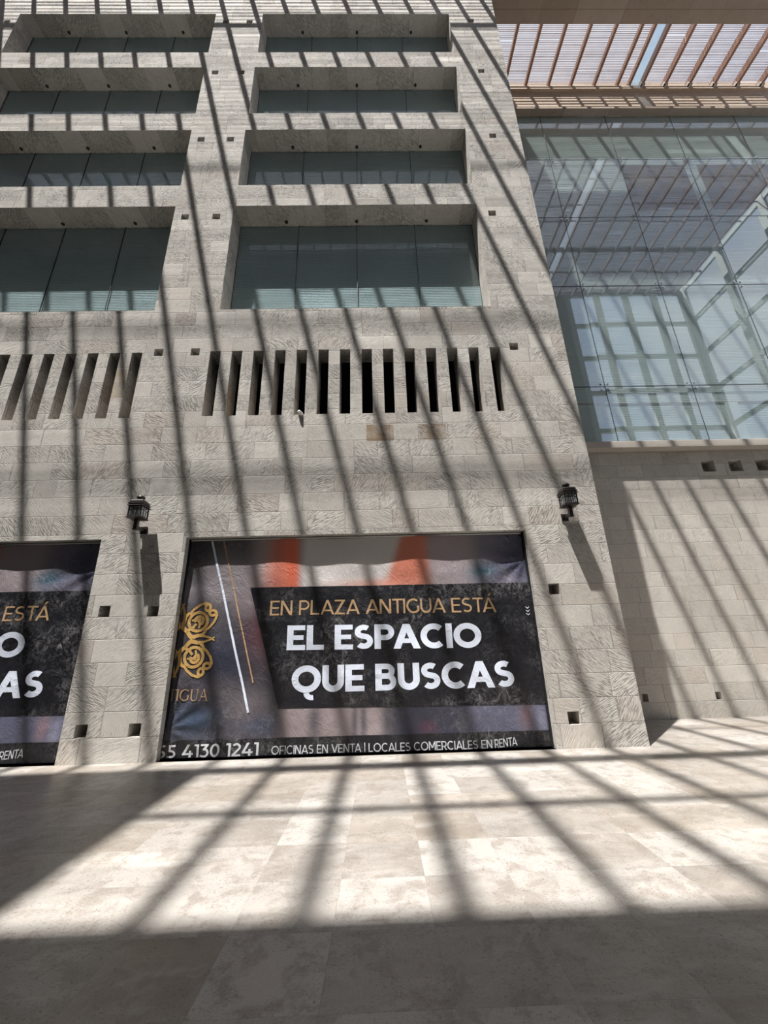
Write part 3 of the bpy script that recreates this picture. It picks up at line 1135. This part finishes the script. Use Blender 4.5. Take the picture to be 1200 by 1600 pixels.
def art_color(u, z):
    def sm(a, b, v):
        t_ = min(1.0, max(0.0, (v - a) / (b - a)))
        return t_ * t_ * (3 - 2 * t_)
    c = [0.055, 0.05, 0.06]

    def add(col_, f):
        for i in range(3):
            c[i] = c[i] * (1 - f) + col_[i] * f

    def blob(cu, cz, ru, rz, col_, s_):
        add(col_, s_ * math.exp(-((u - cu) / ru) ** 2 - ((z - cz) / rz) ** 2))
    # blurred photograph, upper band
    blob(-2.65, 2.75, 0.65, 0.45, (0.30, 0.265, 0.285), 0.95)
    blob(-3.3, 3.3, 0.35, 0.7, (0.03, 0.028, 0.035), 0.8)
    up = sm(2.15, 2.55, z)
    add((0.34, 0.29, 0.29), up * sm(-2.4, -2.0, u) * (1 - sm(2.2, 2.6, u)) * 0.9)
    add((0.62, 0.17, 0.095), up * sm(-2.2 + 0.12 * (z - 2.5), -1.65, u) * (1 - sm(-1.48, -1.30, u)) * 0.92)
    blob(-1.52 + 0.12 * (3.0 - z), 3.1, 0.10, 0.8, (0.66, 0.10, 0.05), 0.6)
    blob(-1.75, 3.1, 0.10, 0.6, (0.40, 0.12, 0.09), 0.5)
    add((0.60, 0.57, 0.56), up * sm(-1.42, -1.22, u) * (1 - sm(0.28, 0.42, u - 0.30 * (z - 3.05))) * 0.95)
    edge = 0.18 + 0.35 * max(0.0, z - 2.6)
    add((0.56, 0.17, 0.10), up * sm(edge - 0.15, edge + 0.05, u) * (1 - sm(0.75, 1.0, u)) * 0.9)
    blob(0.05, 2.56, 0.75, 0.10, (0.60, 0.25, 0.18), 0.8)
    add((0.33, 0.28, 0.30), up * sm(0.85, 1.1, u) * (1 - sm(1.5, 1.8, u)) * 0.9)
    add((0.14, 0.14, 0.19), up * sm(1.55, 1.9, u) * 0.75)
    blob(1.85, 2.72, 0.28, 0.16, (0.012, 0.075, 0.11), 0.95)
    blob(2.4, 2.95, 0.4, 0.5, (0.030, 0.035, 0.075), 0.85)
    blob(2.1, 2.6, 0.5, 0.1, (0.17, 0.16, 0.22), 0.7)
    # left part
    blob(-2.85, 2.55, 0.55, 0.18, (0.27, 0.245, 0.27), 0.8)
    blob(-2.15, 2.3, 0.35, 0.3, (0.27, 0.22, 0.24), 0.75)
    blob(-1.95, 1.85, 0.28, 0.40, (0.15, 0.055, 0.065), 0.8)
    blob(-2.7, 2.1, 0.5, 0.22, (0.085, 0.080, 0.095), 0.7)
    blob(-2.55, 1.4, 0.45, 0.4, (0.030, 0.036, 0.065), 0.75)
    blob(-2.9, 0.55, 0.45, 0.25, (0.045, 0.075, 0.13), 0.8)
    blob(-2.15, 0.62, 0.3, 0.28, (0.19, 0.165, 0.18), 0.75)
    blob(-2.55, 0.9, 0.35, 0.2, (0.12, 0.105, 0.12), 0.6)
    blob(-1.9, 0.42, 0.3, 0.14, (0.05, 0.07, 0.14), 0.6)
    # lower strip
    low = (1 - sm(0.66, 0.74, z)) * sm(0.18, 0.26, z)
    add((0.33, 0.275, 0.285), low * sm(-1.7, -1.4, u) * (1 - sm(-0.1, 0.25, u)) * 0.9)
    for cu, wd in ((-1.05, 0.11), (-0.42, 0.05), (-0.28, 0.05), (0.1, 0.10)):
        blob(cu, 0.45, wd, 0.35, (0.055, 0.05, 0.065), 0.8)
    add((0.035, 0.037, 0.06), low * sm(0.1, 0.35, u) * (1 - sm(1.1, 1.4, u)) * 0.9)
    blob(0.72, 0.33, 0.14, 0.09, (0.11, 0.035, 0.06), 0.6)
    add((0.12, 0.125, 0.19), low * sm(1.15, 1.5, u) * 0.85)
    blob(2.28, 0.45, 0.10, 0.2, (0.24, 0.15, 0.17), 0.8)
    blob(2.5, 0.35, 0.08, 0.2, (0.24, 0.24, 0.33), 0.7)
    return c


def build_banner(off_u, dz, clip0, clip1, ztop, label):
    """off_u: shift of the printed design; the sheet fills clip0..clip1"""
    root = tag(empty('banner', ((clip0 + clip1) / 2, BY, 0.0)), label, 'banner', 'printed banners closing the shop openings')

    def P(u, z, lift=0.0):
        uu_ = min(max(u + off_u, clip0), clip1)
        zz_ = min(max(z + dz, 0.014), ztop)
        return (uu_, BY - disp(uu_ - (0 if off_u == 0 else UNIT), zz_) - lift, zz_)

    # sheet
    sh = MB()
    nu = int((clip1 - clip0) / 0.03)
    nz_ = int(ztop / 0.03)
    cols = []
    for j in range(nz_ + 1):
        for i in range(nu + 1):
            x = clip0 + (clip1 - clip0) * i / nu
            z = 0.012 + (ztop - 0.012) * j / nz_
            u_ = x - off_u
            sag = 0.012 * math.sin(3.0 * x) * (1 if j == nz_ else 0)
            sh.v.append((x, BY - disp(x - (0 if off_u == 0 else UNIT), z), z + sag * 0.6))
            cols.append(art_color(u_, z - dz))
    for j in range(nz_):
        for i in range(nu):
            a = j * (nu + 1) + i
            sh.f.append((a, a + 1, a + nu + 2, a + nu + 1))
    o = sh.build('printed_sheet', MAT['vinyl_art'], smooth=True)
    ca = o.data.color_attributes.new('print', 'FLOAT_COLOR', 'POINT')
    for i, c in enumerate(cols):
        ca.data[i].color = (*c, 1)
    so = o.modifiers.new('thickness', 'SOLIDIFY')
    so.thickness = 0.002
    so.offset = -1
    local(o, root)

    def part(name, quads, material, lift, lab=None, step=0.03):
        mb = MB()
        for qd in quads:
            a, b, c, d = qd
            l1 = max(math.dist(a, b), math.dist(d, c))
            l2 = max(math.dist(b, c), math.dist(a, d))
            if max(p_[0] for p_ in qd) + off_u <= clip0 or min(p_[0] for p_ in qd) + off_u >= clip1:
                continue
            n1 = max(1, math.ceil(l1 / step))
            n2 = max(1, math.ceil(l2 / step))

            def at(s_, t_):
                return tuple((a[i] * (1 - s_) + b[i] * s_) * (1 - t_) + (d[i] * (1 - s_) + c[i] * s_) * t_ for i in (0, 1))
            for i in range(n1):
                for j in range(n2):
                    mb.quad(*[P(*at(s_, t_), lift) for s_, t_ in ((i / n1, j / n2), ((i + 1) / n1, j / n2), ((i + 1) / n1, (j + 1) / n2), (i / n1, (j + 1) / n2))])
        ob = mb.build(name, material, merge=False)
        # print faces the hall
        local(ob, root)
        if lab:
            ob['label'] = lab
        return ob

    part('text_panel', [[(-1.62, 0.655), (2.75, 0.60), (2.75, 2.53), (-2.21, 2.56)]], MAT['vinyl_black'], 0.003, 'black text panel with scuffs and painted sun glints')
    part('text_panel', [[(-3.6, -0.1), (2.8, -0.1), (2.8, 0.235), (-3.6, 0.255)]], MAT['vinyl_black'], 0.003, 'black strip along the bottom')
    part('lettering', text_quads('EN PLAZA ANTIGUA ESTÁ', -1.846, 2.085, 1.985, 2.048, 0.243, 0.135, 0.085), MAT['vinyl_tan'], 0.006, 'tan upper line of lettering')
    part('lettering', text_quads('EL ESPACIO', -1.537, 1.522, 1.70, 1.480, 0.392, 0.235, 0.045), MAT['vinyl_white'], 0.006, 'bold white middle line of lettering')
    part('lettering', text_quads('QUE BUSCAS', -1.43, 0.875, 2.165, 0.868, 0.402, 0.235, 0.045), MAT['vinyl_white'], 0.006, 'bold white lower line of lettering')
    part('lettering', text_quads('55 4130 1241', -3.43, 0.018, -1.885, 0.020, 0.178, 0.165, 0.08), MAT['vinyl_grey'], 0.006, 'large white digits at the lower left')
    part('lettering', text_quads('OFICINAS EN VENTA | LOCALES COMERCIALES EN ', -1.69, 0.022, 1.74, 0.012, 0.118, 0.14, 0.09)
         + text_quads('RENTA', 1.74, 0.012, 2.085, 0.04, 0.118, 0.14, 0.09), MAT['vinyl_grey'], 0.006, 'small white line of lettering along the bottom')
    part('lettering', text_quads('TIGUA', -3.365, 0.815, -2.735, 0.800, 0.168, 0.1, 0.06, serif=True), MAT['vinyl_tan'], 0.006, 'thin tan serif lettering')
    part('printed_line', ribbon([(-2.956, 3.40), (-2.081, 0.613)], 0.036), MAT['vinyl_white'], 0.006, 'long white slanted line')
    part('printed_line', ribbon([(-2.749, 3.40), (-2.044, 1.04)], 0.022), MAT['vinyl_tan'], 0.006, 'thin tan slanted line')
    # small printed arrow heads near the right edge
    ar = []
    for i in range(3):
        z = 2.12 - 0.055 * i
        ar += ribbon([(2.50, z), (2.53, z - 0.028), (2.56, z)], 0.012)
    if off_u == 0:
        part('printed_line', ar, MAT['vinyl_grey'], 0.006, 'small white chevrons')

    # gold ornament: four mirrored scroll quarters around one centre
    CU, CZ, S = -3.315, 1.735, 0.57
    qs = []

    def quarter(flip):
        e = []
        t1 = 0.085
        # pointed leaf with an eye
        lf = [(0.52, 0.0), (0.66, 0.085), (0.80, 0.075), (0.97, 0.0)]
        e += ribbon([(0.40, 0.06), (0.55, 0.10), (0.70, 0.085), (0.84, 0.045), (0.97, 0.0)], [0.12, 0.10, 0.07, 0.06, 0.03])
        e += ribbon([(0.95, 0.0), (1.02, 0.05)], 0.04)
        # inner edge towards the diagonal
        e += ribbon([(0.40, 0.02), (0.30, 0.10), (0.215, 0.205)], [0.13, 0.12, 0.10])
        e += ribbon([(0.62, 0.10), (0.70, 0.17), (0.75, 0.26)], [0.1, 0.085, 0.07])
        # outer arm ending in a loop
        arm = [(0.70, 0.22), (0.84, 0.33), (0.97, 0.50), (1.02, 0.66), (0.985, 0.76)] + ell(0.89, 0.735, 0.095, 0.075, 20, 330, 16)
        e += ribbon(arm, [0.07] * 4 + [0.075] + [0.075] * 17)
        return e
    base = quarter(False)
    ring = ribbon(ell(0.49, 0.49, 0.265, 0.265, 0, 360, 32), 0.085)
    ring += ribbon(ell(0.52, 0.52, 0.115, 0.115, -60, 200, 16), 0.085)
    ring += ribbon([(0.22, 0.24), (0.36, 0.33), (0.44, 0.43)], [0.10, 0.08, 0.07])
    ring += ribbon([(0.30, 0.52), (0.40, 0.55), (0.47, 0.52)], 0.06)
    ring += ribbon([(0.52, 0.30), (0.55, 0.40), (0.52, 0.47)], 0.06)
    ring += ribbon(ell(0.52, 0.52, 0.03, 0.03, 0, 360, 8), 0.06)
    full = base + [[(z_, x_) for x_, z_ in qd] for qd in base] + ring
    for sx in (1, -1):
        for sz in (1, -1):
            for qd in full:
                qs.append([(CU + S * sx * a * 1.0, CZ + S * sz * b * 1.0) for a, b in qd])
    part('ornament', qs, MAT['vinyl_gold'], 0.006, 'gold scrollwork emblem')

    # hem and the black subframe it is fixed to
    hm = MB()
    hm.box(clip0 + 0.02, clip1 - 0.02, BY - 0.012, BY + 0.005, ztop - 0.004, ztop + 0.016)
    ho = hm.build('hem', MAT['hem'])
    ho['label'] = 'white hem along the top edge'
    local(ho, root)
    fr = MB()
    fr.box(clip0 - 0.012, clip0, BY - 0.01, BY + 0.08, 0.0, OPEN_H - 0.002)
    fr.box(clip1, clip1 + 0.022, BY - 0.035, BY + 0.08, 0.0, OPEN_H - 0.002)
    fr.box(clip0, clip1, BY + 0.02, BY + 0.08, ztop - 0.05, OPEN_H - 0.002)
    fr.box(clip0, clip1, BY + 0.02, BY + 0.08, 0.0, 0.05)
    fo = fr.build('mounting_frame', MAT['frame_black'])
    local(fo, root)
    return root


build_banner(0.0, 0.0, U0, U1, ZT, 'whole banner with gold scroll emblem and white slogan, between the two stone piers')
build_banner(-7.53, 0.05, -3.345 + UNIT, -4.855, ZT, 'banner cut off by the left edge of the picture, only ends of its lines showing')


# ------------------------------------------------------------------ lanterns
def lantern(cx, zb, label):
    """zb: height of the wall plate centre"""
    root = tag(empty('wall_lantern', (cx, 0.0, zb)), label, 'lantern', 'lanterns on the stone facade')
    y = -0.25

    def part(name, mb, m_='lamp', bev=0.004, smooth=False, parent=None):
        o = mb.build(name, MAT[m_], bevel=bev, merge=True, smooth=smooth)
        local(o, root)
        return o
    a = MB()
    a.box(cx - 0.062, cx + 0.062, -0.022, 0.0, zb - 0.065, zb + 0.065)
    part('wall_plate', a)
    a = MB()
    a.box(cx - 0.024, cx + 0.024, y, -0.02, zb - 0.035, zb + 0.015)
    part('arm', a)
    a = MB()
    a.box(cx - 0.03, cx + 0.03, y - 0.032, y + 0.032, zb - 0.045, zb + 0.125)
    a.box(cx - 0.036, cx + 0.036, y - 0.038, y + 0.038, zb - 0.06, zb - 0.04)
    part('post', a)
    z0 = zb + 0.125
    a = MB()
    a.frustum(cx, y, [(0.03, z0 - 0.004), (0.125, z0 + 0.006), (0.125, z0 + 0.022), (0.11, z0 + 0.03)])
    part('base_tray', a, bev=0.0)
    z1 = z0 + 0.03
    z2 = z1 + 0.185
    # cage: corner posts and muntins
    a = MB()
    hb, ht = 0.105, 0.105
    for sx in (-1, 1):
        for sy in (-1, 1):
            a.box(cx + sx * hb - 0.009, cx + sx * hb + 0.009, y + sy * hb - 0.009, y + sy * hb + 0.009, z1, z2)
    for sx in (-0.035, 0.035):
        for sy in (-1, 1):
            a.box(cx + sx - 0.004, cx + sx + 0.004, y + sy * hb - 0.005, y + sy * hb + 0.005, z1, z2)
            a.box(cx + sy * hb - 0.005, cx + sy * hb + 0.005, y + sx - 0.004, y + sx + 0.004, z1, z2)
    for sy in (-1, 1):
        for zz in (z1 + 0.005, z1 + 0.12, z2 - 0.005):
            a.box(cx - hb, cx + hb, y + sy * hb - 0.005, y + sy * hb + 0.005, zz - 0.005, zz + 0.005)
            a.box(cx + sy * hb - 0.005, cx + sy * hb + 0.005, y - hb, y + hb, zz - 0.005, zz + 0.005)
    part('cage', a, bev=0.0)
    for (sx, sy) in ((0, -1), (0, 1), (-1, 0), (1, 0)):
        a = MB()
        if sx == 0:
            a.box(cx - hb + 0.01, cx + hb - 0.01, y + sy * hb - 0.0015, y + sy * hb + 0.0015, z1, z2)
        else:
            a.box(cx + sx * hb - 0.0015, cx + sx * hb + 0.0015, y - hb + 0.01, y + hb - 0.01, z1, z2)
        part('glass_pane', a, 'glass_lamp', 0.0)
    a = MB()
    a.lathe(cx, y, [(0.012, z1), (0.012, z1 + 0.06), (0.03, z1 + 0.09), (0.026, z1 + 0.13), (0.008, z1 + 0.15)], 12)
    part('light_bulb', a, 'white_plastic', 0.0, True)
    a = MB()
    a.frustum(cx, y, [(0.128, z2), (0.136, z2 + 0.012), (0.118, z2 + 0.022), (0.118, z2 + 0.036), (0.131, z2 + 0.044), (0.131, z2 + 0.056),
                      (0.112, z2 + 0.062), (0.112, z2 + 0.098), (0.095, z2 + 0.122), (0.05, z2 + 0.136), (0.03, z2 + 0.140)])
    part('cap', a, bev=0.003)
    a = MB()
    zf = z2 + 0.138
    a.lathe(cx, y, [(0.036, zf), (0.032, zf + 0.010), (0.064, zf + 0.026), (0.070, zf + 0.042), (0.063, zf + 0.062), (0.038, zf + 0.082), (0.006, zf + 0.092)], 20)
    part('finial', a, bev=0.0, smooth=True)
    return root


lantern(-4.127, 3.594, 'dark metal wall lantern on the pier between the two banners')
lantern(3.387, 3.658, 'dark metal wall lantern on the right pier beside the recessed wall')

# ------------------------------------------------------------------ security camera on a slot sill
cx = -1.475
root = tag(empty('security_camera', (cx, -0.02, 5.91)), 'small white security camera at the foot of the fifth slot', 'camera')
a = MB()
a.box(cx - 0.035, cx + 0.035, -0.02, 0.05, 5.905, 5.925)
local(a.build('mount', MAT['white_plastic'], bevel=0.006, merge=True), root)
a = MB()
a.lathe(0, 0, [(0.02, -0.06), (0.032, -0.056), (0.036, -0.04), (0.036, 0.03), (0.03, 0.05), (0.012, 0.058)], 18)
o = a.build('housing', MAT['white_plastic'], smooth=True, merge=True)
o.rotation_euler = (math.radians(50), math.radians(-62), 0)
o.location = (cx + 0.01, -0.025, 5.93)
local(o, root)
a = MB()
a.lathe(0, 0, [(0.018, -0.066), (0.024, -0.063), (0.024, -0.055)], 14)
o = a.build('lens', MAT['dark_seal_and_hole'], smooth=True, merge=True)
o.rotation_euler = (math.radians(50), math.radians(-62), 0)
o.location = (cx + 0.01, -0.025, 5.93)
local(o, root)
